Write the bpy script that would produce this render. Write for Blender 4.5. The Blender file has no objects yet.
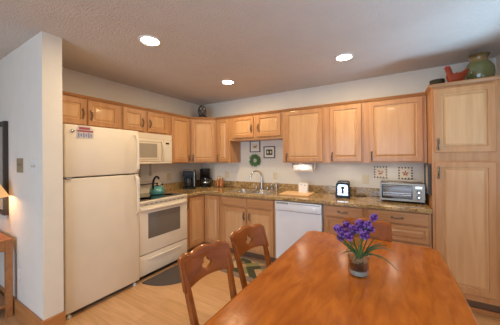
import bpy, bmesh, math, random
from mathutils import Vector, Matrix
random.seed(7)
S = bpy.context.scene
COL = S.collection
PI = math.pi

# ------------------------------------------------------------------ camera
cam_d = bpy.data.cameras.new('camera'); cam = bpy.data.objects.new('camera', cam_d); COL.objects.link(cam)
F_PX, YAW, PITCH, ROLL = 235.38, 0.5355, 0.0028, -0.0089
CAM = Vector((3.1217, -3.4249, 1.4101))
_c, _s = math.cos(YAW), math.sin(YAW)
_fw = Vector((-_s, _c, 0)); _rt = Vector((_c, _s, 0)); _up = Vector((0, 0, 1))
_f2 = _fw*math.cos(PITCH) + _up*math.sin(PITCH); _u2 = _up*math.cos(PITCH) - _fw*math.sin(PITCH)
_r3 = _rt*math.cos(ROLL) + _u2*math.sin(ROLL); _u3 = _u2*math.cos(ROLL) - _rt*math.sin(ROLL)
_m = Matrix((_r3, _u3, -_f2)).transposed().to_4x4(); _m.translation = CAM
cam.matrix_world = _m
cam_d.sensor_fit = 'HORIZONTAL'; cam_d.sensor_width = 36; cam_d.lens = F_PX/500*36
cam_d.clip_start = 0.05; cam_d.shift_y = -4.455/500
S.camera = cam

# ------------------------------------------------------------------ world, daylight, exposure
S.view_settings.view_transform = 'Standard'
S.view_settings.look = 'None'
S.view_settings.gamma = 1
S.view_settings.use_curve_mapping = False
S.view_settings.exposure = 0.06
w = bpy.data.worlds.new('sky'); S.world = w; w.use_nodes = True
w.node_tree.nodes['Background'].inputs[0].default_value = (0.55, 0.72, 1, 1)
w.node_tree.nodes['Background'].inputs[1].default_value = 1.2

def area(name, loc, size, power, color, direction, sy=None, shape='RECTANGLE'):
    d = bpy.data.lights.new(name, 'AREA'); d.energy = power; d.color = color; d.shape = shape
    d.size = size
    if sy: d.size_y = sy
    o = bpy.data.objects.new(name, d); COL.objects.link(o); o.location = loc
    o.rotation_euler = Vector(direction).to_track_quat('-Z', 'Y').to_euler()
    return o
DAY = (0.62, 0.78, 1.0)
WARM = (1.0, 0.74, 0.40)
CAN_POWER = 9
UNDER_POWER = 0.45
# daylight through the patio opening behind the dining table and the living-room window
area('daylight_patio', (2.3, -6.75, 1.15), 2.9, 105, DAY, (0, 1, 0.05), 2.1)
# added lamp beyond the unseen right window, throws cool light up on to the ceiling
area('added_uplight', (4.95, -1.7, -0.25), 1.0, 180, (.40, .72, 1.0), (-1, 0.15, 1.9), 1.5)

# ------------------------------------------------------------------ materials
MATS = {}
def mat(name, col, rough=0.5, metal=0.0, spec=0.5, emit=None, es=0, coat=0, trans=0, bump=None, tex=None, alpha=1):
    m = bpy.data.materials.new(name); m.use_nodes = True; MATS[name] = m
    nt = m.node_tree; b = nt.nodes['Principled BSDF']
    b.inputs['Base Color'].default_value = (*col, 1)
    b.inputs['Roughness'].default_value = rough
    b.inputs['Metallic'].default_value = metal
    b.inputs['Specular IOR Level'].default_value = spec
    b.inputs['Coat Weight'].default_value = coat
    b.inputs['Coat Roughness'].default_value = 0.08
    b.inputs['Transmission Weight'].default_value = trans
    if emit: b.inputs['Emission Color'].default_value = (*emit, 1); b.inputs['Emission Strength'].default_value = es
    # gentle procedural tone variation so that nothing is dead flat
    tc = nt.nodes.new('ShaderNodeTexCoord')
    if tex: tex(nt, b, tc)
    elif emit is None and trans == 0:
        n = nt.nodes.new('ShaderNodeTexNoise'); n.inputs['Scale'].default_value = 6; nt.links.new(tc.outputs['Object'], n.inputs['Vector'])
        hs = nt.nodes.new('ShaderNodeMapRange'); hs.inputs['To Min'].default_value = 0.95; hs.inputs['To Max'].default_value = 1.05
        nt.links.new(n.outputs['Fac'], hs.inputs['Value'])
        mx = nt.nodes.new('ShaderNodeVectorMath'); mx.operation = 'SCALE'; mx.inputs[0].default_value = col
        nt.links.new(hs.outputs[0], mx.inputs['Scale']); nt.links.new(mx.outputs[0], b.inputs['Base Color'])
    if bump:
        sc, st, di = bump
        n = nt.nodes.new('ShaderNodeTexNoise'); n.inputs['Scale'].default_value = sc; n.inputs['Detail'].default_value = 3
        nt.links.new(tc.outputs['Object'], n.inputs['Vector'])
        bp = nt.nodes.new('ShaderNodeBump'); bp.inputs['Strength'].default_value = st; bp.inputs['Distance'].default_value = di
        nt.links.new(n.outputs['Fac'], bp.inputs['Height']); nt.links.new(bp.outputs[0], b.inputs['Normal'])
    return m

def ramp(nt, src, stops):
    r = nt.nodes.new('ShaderNodeValToRGB'); e = r.color_ramp.elements
    while len(e) < len(stops): e.new(0.5)
    for i, (p, c) in enumerate(stops): e[i].position = p; e[i].color = (*c, 1)
    nt.links.new(src, r.inputs[0]); return r

def wood_tex(light, dark, scale=(14, 14, 1.2), contrast=(0.3, 0.7)):
    def f(nt, b, tc):
        mp = nt.nodes.new('ShaderNodeMapping'); mp.inputs['Scale'].default_value = scale
        nt.links.new(tc.outputs['Object'], mp.inputs['Vector'])
        oi = nt.nodes.new('ShaderNodeObjectInfo')
        va = nt.nodes.new('ShaderNodeVectorMath'); va.operation = 'ADD'
        sc = nt.nodes.new('ShaderNodeMath'); sc.operation = 'MULTIPLY'; sc.inputs[1].default_value = 30
        nt.links.new(oi.outputs['Random'], sc.inputs[0])
        nt.links.new(mp.outputs[0], va.inputs[0]); nt.links.new(sc.outputs[0], va.inputs[1])
        n = nt.nodes.new('ShaderNodeTexNoise'); n.inputs['Scale'].default_value = 1.6; n.inputs['Detail'].default_value = 6; n.inputs['Distortion'].default_value = 0.6
        nt.links.new(va.outputs[0], n.inputs['Vector'])
        r = ramp(nt, n.outputs['Fac'], [(contrast[0], dark), (contrast[1], light)])
        nt.links.new(r.outputs[0], b.inputs['Base Color'])
    return f

mat('maple', (.6, .4, .2), 0.38, tex=wood_tex((.58, .30, .128), (.47, .225, .088)), coat=.15)
mat('maple_panel', (.6, .4, .2), 0.36, tex=wood_tex((.68, .395, .19), (.585, .32, .14)), coat=.15)
mat('maple_h', (.6, .4, .2), 0.38, tex=wood_tex((.58, .30, .128), (.47, .225, .088), (1.2, 14, 14)), coat=.15)
mat('crown', (.5, .3, .15), 0.4, tex=wood_tex((.46, .215, .08), (.36, .16, .055), (1.5, 1.5, 14)))
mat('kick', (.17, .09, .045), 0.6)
mat('carcass', (.55, .36, .2), 0.6)
mat('pine_trim', (.5, .25, .1), 0.4, tex=wood_tex((.55, .25, .085), (.42, .17, .05), (2, 2, 12)))
mat('side_wood', (.5, .25, .1), 0.4, tex=wood_tex((.50, .22, .08), (.36, .14, .045), (2, 12, 12)))
mat('chair_wood', (.4, .1, .02), 0.26, spec=.3, tex=wood_tex((.36, .105, .018), (.21, .052, .008), (2.5, 2.5, 10), (.25, .75)), coat=.15)
def table_tex(nt, b, tc):
    wood_tex((.50, .150, .018), (.33, .082, .009), (16, 4, 16), (.3, .7))(nt, b, tc)
mat('table_wood', (.4, .1, .02), 0.22, spec=.25, tex=table_tex, coat=.06, bump=(30, .3, .003))
MATS['table_wood'].node_tree.nodes['Principled BSDF'].inputs['Coat Roughness'].default_value = .14
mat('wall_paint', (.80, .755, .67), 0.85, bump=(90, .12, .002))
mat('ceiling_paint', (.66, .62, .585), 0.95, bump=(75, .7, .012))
mat('almond', (.80, .71, .58), 0.38, bump=(160, .05, .001))
mat('almond_dark', (.62, .54, .44), 0.5)
mat('dw_white', (.80, .83, .90), 0.22)
mat('dw_grey', (.42, .43, .46), 0.35)
mat('white_plastic', (.82, .80, .76), 0.4)
mat('ivory_plate', (.72, .62, .42), 0.45)
mat('brass_plate', (.34, .26, .15), 0.35)
mat('black_glass', (.022, .025, .028), 0.06, coat=.4)
mat('oven_glass', (.17, .145, .12), 0.08, coat=.3)
mat('micro_glass', (.40, .36, .30), 0.18)
mat('black_plastic', (.008, .008, .009), 0.3, spec=.25)
mat('dark_grey', (.06, .06, .06), 0.5)
mat('steel', (.62, .61, .59), 0.26, metal=1)
mat('brushed_steel', (.29, .255, .21), 0.38, metal=1)
mat('nickel', (.23, .19, .145), 0.28, metal=1)
mat('chrome', (.72, .72, .72), 0.12, metal=1)
mat('teal', (.09, .34, .36), 0.18, coat=.5)
mat('paper_white', (.88, .86, .82), 0.9)
mat('board_wood', (.8, .5, .25), 0.45, tex=wood_tex((.80, .52, .27), (.70, .42, .20), (1.5, 12, 12)))
mat('dark_mat', (.10, .08, .072), 0.9, bump=(120, .3, .003))
mat('frame_dark', (.035, .03, .028), 0.4)
mat('frame_silver', (.13, .12, .13), 0.35, metal=.4)
mat('mat_board', (.84, .80, .72), 0.8)
mat('leaf_green', (.09, .20, .055), 0.55)
mat('leaf_dark', (.05, .085, .02), 0.5)
mat('purple', (.13, .035, .27), 0.6)
mat('purple_light', (.42, .22, .66), 0.6)
mat('soil', (.035, .018, .012), 0.9, bump=(60, 1, .01))
mat('pebble', (.30, .24, .17), 0.8, bump=(60, 1, .01))
mat('sand_blue', (.50, .60, .62), 0.7)
mat('rooster_red', (.30, .045, .014), 0.5, spec=.3)
mat('comb_red', (.42, .01, .02), 0.35)
mat('basket_dark', (.045, .035, .018), 0.8, bump=(80, 1, .01))
mat('figurine_dark', (.06, .045, .035), 0.45)
mat('figurine_pale', (.42, .42, .40), 0.5)
mat('cruet_glass', (.50, .17, .035), 0.15, coat=.5)
mat('cork', (.62, .38, .18), 0.7)
mat('sepia', (.30, .20, .11), 0.7)
mat('olive_ink', (.05, .06, .03), 0.7)
mat('tile_cream', (.80, .68, .50), 0.4)
mat('tile_rust', (.42, .12, .04), 0.4)
mat('sticker_red', (.34, .075, .085), 0.5)
mat('sticker_blue', (.22, .25, .38), 0.5)
mat('sticker_paper', (.60, .55, .53), 0.5)
mat('display', (.01, .02, .02), 0.1)
mat('lamp_emit', (1, 1, 1), emit=(1, .90, .74), es=30)
mat('puck_emit', (1, 1, 1), emit=(1, .86, .66), es=10)
mat('shade_fabric', (.75, .50, .25), 0.8, emit=(1, .50, .18), es=.5)
mat('picture_paper', (.42, .39, .34), 0.8)

def jar_tex(nt, b, tc):
    n = nt.nodes.new('ShaderNodeTexNoise'); n.inputs['Scale'].default_value = 9; n.inputs['Detail'].default_value = 4
    nt.links.new(tc.outputs['Object'], n.inputs['Vector'])
    sep = nt.nodes.new('ShaderNodeSeparateXYZ'); nt.links.new(tc.outputs['Object'], sep.inputs[0])
    ma = nt.nodes.new('ShaderNodeMath'); ma.operation = 'MULTIPLY_ADD'; ma.inputs[1].default_value = 0.05; nt.links.new(n.outputs['Fac'], ma.inputs[0]); nt.links.new(sep.outputs['Z'], ma.inputs[2])
    r = ramp(nt, ma.outputs[0], [(0.0, (.09, .09, .035)), (.20, (.18, .19, .075)), (.262, (.22, .22, .09)), (.272, (.38, .25, .10)), (.325, (.10, .08, .03))])
    nt.links.new(r.outputs[0], b.inputs['Base Color'])
mat('glazed_jar', (.2, .25, .1), 0.15, tex=jar_tex, coat=.6)

def granite_tex(nt, b, tc):
    n = nt.nodes.new('ShaderNodeTexNoise'); n.inputs['Scale'].default_value = 38; n.inputs['Detail'].default_value = 5; n.inputs['Roughness'].default_value = .7
    nt.links.new(tc.outputs['Object'], n.inputs['Vector'])
    r = ramp(nt, n.outputs['Fac'], [(.33, (.12, .07, .03)), (.43, (.36, .23, .09)), (.55, (.52, .37, .175)), (.68, (.68, .54, .33))])
    v = nt.nodes.new('ShaderNodeTexNoise'); v.inputs['Scale'].default_value = 7; v.inputs['Detail'].default_value = 3
    nt.links.new(tc.outputs['Object'], v.inputs['Vector'])
    r2 = ramp(nt, v.outputs['Fac'], [(.35, (.75, .68, .60)), (.65, (1.1, 1.05, 1))])
    mx = nt.nodes.new('ShaderNodeMix'); mx.data_type = 'RGBA'; mx.blend_type = 'MULTIPLY'; mx.inputs[0].default_value = 1
    nt.links.new(r.outputs[0], mx.inputs[6]); nt.links.new(r2.outputs[0], mx.inputs[7])
    nt.links.new(mx.outputs[2], b.inputs['Base Color'])
mat('granite', (.4, .3, .15), 0.13, tex=granite_tex, coat=.2)

def floor_tex(nt, b, tc):
    mp = nt.nodes.new('ShaderNodeMapping'); nt.links.new(tc.outputs['Object'], mp.inputs['Vector'])
    br = nt.nodes.new('ShaderNodeTexBrick'); nt.links.new(mp.outputs[0], br.inputs['Vector'])
    br.inputs['Scale'].default_value = 1; br.inputs['Brick Width'].default_value = 1.2; br.inputs['Row Height'].default_value = .128
    br.inputs['Mortar Size'].default_value = .0015; br.inputs['Color1'].default_value = (.74, .455, .235, 1); br.inputs['Color2'].default_value = (.66, .385, .185, 1)
    br.inputs['Mortar'].default_value = (.50, .28, .13, 1)
    n = nt.nodes.new('ShaderNodeTexNoise'); mp2 = nt.nodes.new('ShaderNodeMapping'); mp2.inputs['Scale'].default_value = (2, 20, 1)
    nt.links.new(tc.outputs['Object'], mp2.inputs['Vector']); nt.links.new(mp2.outputs[0], n.inputs['Vector']); n.inputs['Detail'].default_value = 5; n.inputs['Scale'].default_value = 2
    r = ramp(nt, n.outputs['Fac'], [(.3, (.86, .80, .74)), (.7, (1.05, 1.05, 1.05))])
    mx = nt.nodes.new('ShaderNodeMix'); mx.data_type = 'RGBA'; mx.blend_type = 'MULTIPLY'; mx.inputs[0].default_value = 1
    nt.links.new(br.outputs['Color'], mx.inputs[6]); nt.links.new(r.outputs[0], mx.inputs[7]); nt.links.new(mx.outputs[2], b.inputs['Base Color'])
mat('laminate', (.6, .4, .2), 0.33, tex=floor_tex)

def rug_tex(nt, b, tc):
    # patchwork of diamonds: checker rotated 45 degrees with several earthy tones and a grey border
    sep = nt.nodes.new('ShaderNodeSeparateXYZ'); nt.links.new(tc.outputs['Object'], sep.inputs[0])
    mp = nt.nodes.new('ShaderNodeMapping'); mp.inputs['Rotation'].default_value = (0, 0, PI/4); mp.inputs['Scale'].default_value = (11, 11, 11)
    nt.links.new(tc.outputs['Object'], mp.inputs['Vector'])
    v = nt.nodes.new('ShaderNodeTexVoronoi'); v.distance = 'CHEBYCHEV'; v.inputs['Randomness'].default_value = 0; v.inputs['Scale'].default_value = 1
    nt.links.new(mp.outputs[0], v.inputs['Vector'])
    sp = nt.nodes.new('ShaderNodeSeparateColor'); nt.links.new(v.outputs['Color'], sp.inputs[0])
    r = ramp(nt, sp.outputs[0], [(0, (.06, .065, .035)), (.28, (.26, .24, .10)), (.5, (.50, .30, .15)), (.72, (.20, .14, .10)), (.9, (.60, .44, .26))]); r.color_ramp.interpolation = 'CONSTANT'
    n = nt.nodes.new('ShaderNodeTexNoise'); n.inputs['Scale'].default_value = 60; nt.links.new(tc.outputs['Object'], n.inputs['Vector'])
    def absgt(o, lim):
        a = nt.nodes.new('ShaderNodeMath'); a.operation = 'ABSOLUTE'; nt.links.new(o, a.inputs[0])
        g = nt.nodes.new('ShaderNodeMath'); g.operation = 'GREATER_THAN'; g.inputs[1].default_value = lim; nt.links.new(a.outputs[0], g.inputs[0]); return g
    g1 = absgt(sep.outputs['X'], RUG[0]/2-.075); g2 = absgt(sep.outputs['Y'], RUG[1]/2-.075)
    m_ = nt.nodes.new('ShaderNodeMath'); m_.operation = 'MAXIMUM'; nt.links.new(g1.outputs[0], m_.inputs[0]); nt.links.new(g2.outputs[0], m_.inputs[1])
    mx = nt.nodes.new('ShaderNodeMix'); mx.data_type = 'RGBA'; nt.links.new(m_.outputs[0], mx.inputs[0]); nt.links.new(r.outputs[0], mx.inputs[6]); mx.inputs[7].default_value = (.27, .20, .15, 1)
    mx2 = nt.nodes.new('ShaderNodeMix'); mx2.data_type = 'RGBA'; mx2.blend_type = 'OVERLAY'; mx2.inputs[0].default_value = .5
    nt.links.new(mx.outputs[2], mx2.inputs[6]); nt.links.new(n.outputs['Fac'], mx2.inputs[7]); nt.links.new(mx2.outputs[2], b.inputs['Base Color'])
RUG = (1.0, .52)
mat('rug_patchwork', (.2, .2, .1), 0.95, tex=rug_tex)

def glass_mat(name, tint, fac=.88, rough=.02):
    m = bpy.data.materials.new(name); m.use_nodes = True; nt = m.node_tree; nt.nodes.clear(); MATS[name] = m
    o = nt.nodes.new('ShaderNodeOutputMaterial'); t = nt.nodes.new('ShaderNodeBsdfTransparent'); t.inputs[0].default_value = (*tint, 1)
    g = nt.nodes.new('ShaderNodeBsdfGlossy'); g.inputs['Roughness'].default_value = rough
    fr = nt.nodes.new('ShaderNodeLayerWeight'); fr.inputs['Blend'].default_value = 1-fac
    mx = nt.nodes.new('ShaderNodeMixShader'); nt.links.new(fr.outputs['Facing'], mx.inputs[0]); nt.links.new(t.outputs[0], mx.inputs[1]); nt.links.new(g.outputs[0], mx.inputs[2]); nt.links.new(mx.outputs[0], o.inputs[0])
glass_mat('clear_glass', (.90, .94, .92), .7)
glass_mat('window_glass', (.97, .98, .98), .92)

# ------------------------------------------------------------------ mesh helpers
def box(bm, x0, x1, y0, y1, z0, z1, bev=0, seg=2, M=None):
    vs = [bm.verts.new((x, y, z)) for z in (z0, z1) for y in (y0, y1) for x in (x0, x1)]
    fs = [bm.faces.new([vs[i] for i in f]) for f in ((0, 2, 3, 1), (4, 5, 7, 6), (0, 1, 5, 4), (1, 3, 7, 5), (3, 2, 6, 7), (2, 0, 4, 6))]
    geom = vs
    if bev > 0:
        es = list({e for f in fs for e in f.edges})
        r = bmesh.ops.bevel(bm, geom=es, offset=bev, segments=seg, affect='EDGES', profile=.5)
        geom = list({v for f in r['faces'] for v in f.verts} | {v for v in vs if v.is_valid})
    if M is not None: bmesh.ops.transform(bm, matrix=M, verts=geom)
    return geom

def ring_stack(bm, rings, close=True, cap0=True, cap1=True):
    rows = [[bm.verts.new(p) for p in r] for r in rings]
    n = len(rows[0])
    for a, b in zip(rows, rows[1:]):
        for i in range(n if close else n-1):
            j = (i+1) % n
            bm.faces.new((a[i], a[j], b[j], b[i]))
    if cap0: bm.faces.new(rows[0][::-1])
    if cap1: bm.faces.new(rows[-1])
    return rows

def lathe(bm, prof, cx=0, cy=0, n=24, cap0=True, cap1=True, sx=1, sy=1):
    ring_stack(bm, [[(cx+sx*r*math.cos(2*PI*i/n), cy+sy*r*math.sin(2*PI*i/n), z) for i in range(n)] for r, z in prof], cap0=cap0, cap1=cap1)

def tube(bm, pts, r, n=8):
    pts = [Vector(p) for p in pts]
    rs = r if isinstance(r, (list, tuple)) else [r]*len(pts)
    prev = None; rings = []
    for i, p in enumerate(pts):
        d = (pts[min(i+1, len(pts)-1)] - pts[max(i-1, 0)]).normalized()
        if prev is None: a = d.orthogonal().normalized()
        else: a = (prev - d*prev.dot(d)).normalized()
        prev = a; b = d.cross(a)
        rings.append([p + (a*math.cos(2*PI*k/n)+b*math.sin(2*PI*k/n))*rs[i] for k in range(n)])
    ring_stack(bm, rings)

def sphere(bm, c, r, u=12, v=8, sx=1, sy=1, sz=1, M=None):
    T = Matrix.Translation(c) @ (M or Matrix()) @ Matrix.Diagonal((sx*r, sy*r, sz*r, 1))
    bmesh.ops.create_uvsphere(bm, u_segments=u, v_segments=v, radius=1, matrix=T)

def prism(bm, pts, y0, y1, plane='xz'):
    """outline pts extruded from y0 to y1 (plane xz) or z0..z1 (plane xy)"""
    f = (lambda a, b, d: (a, d, b)) if plane == 'xz' else ((lambda a, b, d: (a, b, d)) if plane == 'xy' else (lambda a, b, d: (d, a, b)))
    ring_stack(bm, [[f(a, b, y0) for a, b in pts], [f(a, b, y1) for a, b in pts]])

def cells(bm, xs, ys, filled, z0, z1):
    V = {}
    def v(i, j, z):
        k = (i, j, z)
        if k not in V: V[k] = bm.verts.new((xs[i], ys[j], z))
        return V[k]
    F = lambda i, j: 0 <= i < len(xs)-1 and 0 <= j < len(ys)-1 and filled(i, j)
    for i in range(len(xs)-1):
        for j in range(len(ys)-1):
            if not F(i, j): continue
            bm.faces.new((v(i, j, z1), v(i+1, j, z1), v(i+1, j+1, z1), v(i, j+1, z1)))
            bm.faces.new((v(i, j, z0), v(i, j+1, z0), v(i+1, j+1, z0), v(i+1, j, z0)))
            if not F(i-1, j): bm.faces.new((v(i, j, z0), v(i, j, z1), v(i, j+1, z1), v(i, j+1, z0)))
            if not F(i+1, j): bm.faces.new((v(i+1, j, z0), v(i+1, j+1, z0), v(i+1, j+1, z1), v(i+1, j, z1)))
            if not F(i, j-1): bm.faces.new((v(i, j, z0), v(i+1, j, z0), v(i+1, j, z1), v(i, j, z1)))
            if not F(i, j+1): bm.faces.new((v(i, j+1, z0), v(i, j+1, z1), v(i+1, j+1, z1), v(i+1, j+1, z0)))

def obj(name, bm, m, parent=None, smooth=False, bevel=0, label=None):
    bmesh.ops.recalc_face_normals(bm, faces=bm.faces)
    me = bpy.data.meshes.new(name); bm.to_mesh(me); bm.free()
    for mm in (m if isinstance(m, (list, tuple)) else [m]): me.materials.append(MATS[mm])
    o = bpy.data.objects.new(name, me); COL.objects.link(o)
    if smooth:
        for p in me.polygons: p.use_smooth = True
        try: me.set_sharp_from_angle(angle=math.radians(40))
        except Exception: pass
    if parent is not None: o.parent = parent
    if bevel:
        b = o.modifiers.new('bevel', 'BEVEL'); b.width = bevel; b.segments = 2; b.limit_method = 'ANGLE'
    if label: o['label'] = label
    return o

def thing(name, label, cat, loc=(0, 0, 0), rotz=0, group=None):
    o = bpy.data.objects.new(name, None); COL.objects.link(o); o.empty_display_size = .1
    o.location = loc; o.rotation_euler = (0, 0, rotz); o['label'] = label; o['category'] = cat
    if group: o['group'] = group
    return o
def tag(o, label, cat, group=None, loc=None, rotz=None):
    o['label'] = label; o['category'] = cat
    if group: o['group'] = group
    if loc: o.location = loc
    if rotz is not None: o.rotation_euler = (0, 0, rotz)
    return o
def struct(name, bm, m, **k):
    o = obj(name, bm, m, **k); o['kind'] = 'structure'; return o
def nb(): return bmesh.new()
def B(*a, **k):
    bm = nb(); box(bm, *a, **k); return bm

# ------------------------------------------------------------------ room shell
CZ = 2.445
RX = 4.087
struct('floor', B(-3.2, RX+.1, -6.6, .1, -.1, 0), 'laminate')
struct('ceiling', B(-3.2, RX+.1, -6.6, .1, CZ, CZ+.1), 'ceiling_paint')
struct('wall_back', B(-.1, RX+.1, 0, .1, 0, CZ), 'wall_paint')
struct('wall_left', B(-.1, 0, -2.52, 0, 0, CZ), 'wall_paint')
struct('wall_partition', B(-3.1, .742, -2.655, -2.52, 0, CZ), 'wall_paint')
bm = nb()
for a in ((-6.5, -2.55, 0, CZ), (-.80, 0, 0, CZ), (-2.55, -.80, 0, .85), (-2.55, -.80, 2.1, CZ)):
    box(bm, RX, RX+.1, a[0], a[1], a[2], a[3])
struct('wall_right', bm, 'wall_paint')
struct('wall_far_left', B(-3.2, -3.1, -6.5, -2.52, 0, CZ), 'wall_paint')
bm = nb()
for a in ((-3.2, .85, 0, CZ), (3.75, RX+.1, 0, CZ), (.85, 3.75, 2.2, CZ)):
    box(bm, a[0], a[1], -6.6, -6.5, a[2], a[3])
struct('wall_rear', bm, 'wall_paint')
def window(n, M, wd, h0, h1):
    bm = nb()
    for x0, x1, z0, z1 in ((0, .06, h0, h1), (wd-.06, wd, h0, h1), (wd/2-.04, wd/2+.04, h0, h1), (.06, wd-.06, h0, h0+.06), (.06, wd-.06, h1-.06, h1)):
        box(bm, x0, x1, 0, .06, z0, z1)
    bm.transform(M)
    o = struct('window_%d' % n, bm, 'white_plastic')
    for x0, x1 in ((.06, wd/2-.04), (wd/2+.04, wd-.06)):
        bm = B(x0, x1, .025, .031, h0+.06, h1-.06); bm.transform(M); obj('pane', bm, 'window_glass', o)
window(1, Matrix.Translation((.85, -6.58, 0)), 2.9, 0.0, 2.2)
window(2, Matrix.Translation((RX+.08, -2.55, 0)) @ Matrix.Rotation(PI/2, 4, 'Z'), 1.75, .85, 2.1)  # unseen window, added to let the cool uplight reach the ceiling
# wooden baseboards round the end of the partition
bm = nb(); box(bm, -3.1, .764, -2.677, -2.655, 0, .138, .003)
struct('baseboard_front', bm, 'pine_trim')
bm = nb(); box(bm, .742, .764, -2.655, -2.514, 0, .138, .003)
struct('baseboard_end', bm, 'pine_trim')

# ------------------------------------------------------------------ cabinets
def panel_door(x0, x1, z0, z1, fr=.052, raised=True):
    """raised-panel door; front face at y=-.02, back at y=0; material 0 frame, 1 panel"""
    bm = nb()
    prof = [(0, 0), (0, -.015), (.005, -.020), (fr, -.020), (fr+.003, -.009), (fr+.011, -.008), (fr+.030, -.0175)]
    if not raised: prof = [(0, 0), (0, -.013), (.004, -.017), (.012, -.020), ]
    rings = [[(x0+i, y, z0+i), (x1-i, y, z0+i), (x1-i, y, z1-i), (x0+i, y, z1-i)] for i, y in prof]
    rows = ring_stack(bm, rings)
    if raised:
        pv = set(rows[-1]) | set(rows[-2]) | set(rows[-3])
        for f in bm.faces:
            if all(v in pv for v in f.verts): f.material_index = 1
    return bm
def pull(x, y, z, vertical=True, L=.085):
    bm = nb(); pts = []; rs = []
    for i in range(11):
        t = i/10; a = (t-.5)*L; out = .024*math.sin(PI*t)**.6 if 0 < t < 1 else 0
        pts.append((x, y-.001-out, z+a) if vertical else (x+a, y-.001-out, z)); rs.append(.0045+.0045*math.sin(PI*t)**2)
    tube(bm, pts, rs, 8)
    for s in (-.5, .5):
        c = (x, y-.003, z+s*L) if vertical else (x+s*L, y-.003, z)
        sphere(bm, c, .0115, 8, 6, sx=1 if vertical else 1.3, sy=.6, sz=1.5 if vertical else 1)
    return bm
def carcass(W, D, H, top=True, kick=0):
    bm = nb(); t = .016
    z0 = kick
    box(bm, 0, t, .02, D, z0, H); box(bm, W-t, W, .02, D, z0, H)
    box(bm, t, W-t, .02, D, z0, z0+t); box(bm, t, W-t, D-.008, D, z0+t, H)
    if top: box(bm, t, W-t, .02, D-.008, H-t, H)
    return bm
def face_frame(W, H, openings, kick=0):
    """frame 20 mm thick with rectangular openings (x0,x1,z0,z1)"""
    xs = sorted({0, W} | {v for o in openings for v in o[:2]}); zs = sorted({kick, H} | {v for o in openings for v in o[2:]})
    bm = nb()
    def filled(i, j):
        cx, cz = (xs[i]+xs[i+1])/2, (zs[j]+zs[j+1])/2
        return not any(o[0] < cx < o[1] and o[2] < cz < o[3] for o in openings)
    cells(bm, xs, zs, filled, -.02, 0)
    # x,y(z),z(depth) -> x, depth, z
    for v in bm.verts: v.co = Vector((v.co.x, -v.co.z, v.co.y))
    return bm
def cabinet(name, label, loc, rotz, W, D, H, fronts, kick=0, crown=True, top=True, crown_ext=(0, 0)):
    """fronts: (kind, x0, x1, z0, z1, handle) handle None | (x, z, vertical)"""
    t = thing(name, label, 'cabinet', loc, rotz)
    body = obj('body', carcass(W, D, H, top, kick), 'maple' if kick == 0 else 'maple', t)
    ops = [(f[1]+.012, f[2]-.012, f[3]+.012, f[4]-.012) for f in fronts]
    obj('face_frame', face_frame(W, H, ops, kick), 'maple', t)
    for kind, x0, x1, z0, z1, h in fronts:
        if kind == 'door': d = obj('door', panel_door(x0, x1, z0, z1), ['maple', 'maple_panel'], t)
        else: d = obj('drawer_front', panel_door(x0, x1, z0, z1, .028, raised=(kind == 'deep')), ['maple_h', 'maple_h'], t)
        d.location = (0, -.001, 0)
        if h: obj('handle', pull(h[0], -.021, h[1], h[2]), 'nickel', d, smooth=True)
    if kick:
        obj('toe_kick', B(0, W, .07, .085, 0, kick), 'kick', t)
    if crown:
        bm = nb(); a, b = crown_ext
        prism(bm, [(-.004, H-.018), (-.010, H-.016), (-.022, H+.004), (-.026, H+.006), (-.026, H+.012), (.02, H+.012), (.02, H), (-.001, H)], 0+a, W+b, plane='yz')
        obj('crown_moulding', bm, 'crown', t)
    return t

ZB, ZT = 1.348, 2.087
UH = ZT-ZB
FU = .315    # face-frame plane depth of the wall cabinets (doors stand 20 mm proud)
g = .002
# left wall (rotated: local X runs along +y, local Y into the wall)
def left_cab(name, label, y0, y1, z0, fronts, **k):
    fr = [(f[0], f[1]-y0, f[2]-y0, f[3]-z0, f[4]-z0, None if f[5] is None else (f[5][0]-y0, f[5][1]-z0, f[5][2])) for f in fronts]
    return cabinet(name, label, (FU, y0+g/2, z0), PI/2, y1-y0-g, FU-.003, ZT-z0, fr, **k)
left_cab('wall_cabinet', 'short two-door maple cabinet on the wall above the refrigerator', -2.495, -1.765, 1.765,
         [('door', -2.47, -2.155, 1.785, 2.06, (-2.185, 1.90, True)), ('door', -2.135, -1.80, 1.785, 2.06, (-2.105, 1.895, True))])
left_cab('wall_cabinet', 'short two-door maple cabinet on the wall above the microwave', -1.765, -1.045, 1.762,
         [('door', -1.745, -1.455, 1.783, 2.06, (-1.485, 1.895, True)), ('door', -1.405, -1.085, 1.783, 2.06, (-1.375, 1.895, True))])
left_cab('wall_cabinet', 'tall narrow single-door maple wall cabinet between the microwave and the corner', -1.045, -.617, ZB,
         [('door', -1.005, -.640, ZB+.015, 2.06, (-.668, 1.43, True))])
def back_cab(name, label, x0, x1, z0, fronts, D=FU, H=ZT, **k):
    fr = [(f[0], f[1]-x0, f[2]-x0, f[3]-z0, f[4]-z0, None if f[5] is None else (f[5][0]-x0, f[5][1]-z0, f[5][2])) for f in fronts]
    return cabinet(name, label, (x0+g/2, -D, z0), 0, x1-x0-g, D-.003, H-z0, fr, **k)
back_cab('wall_cabinet', 'very narrow single-door maple wall cabinet right of the corner', .617, .904, ZB,
         [('door', .65, .880, ZB+.015, 2.06, (.672, 1.43, True))])
back_cab('wall_cabinet', 'short two-door maple wall cabinet above the sink', .904, 1.82, 1.70,
         [('door', .972, 1.345, 1.735, 2.06, (1.315, 1.87, True)), ('door', 1.405, 1.792, 1.735, 2.06, (1.437, 1.87, True))])
back_cab('wall_cabinet', 'wide single-door maple wall cabinet above the paper towel roll', 1.82, 2.398, ZB,
         [('door', 1.858, 2.375, ZB+.015, 2.06, (1.885, 1.43, True))])
back_cab('wall_cabinet', 'narrower single-door maple wall cabinet above the two-slice toaster', 2.398, 2.855, ZB,
         [('door', 2.468, 2.836, ZB+.015, 2.06, (2.495, 1.43, True))])
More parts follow.
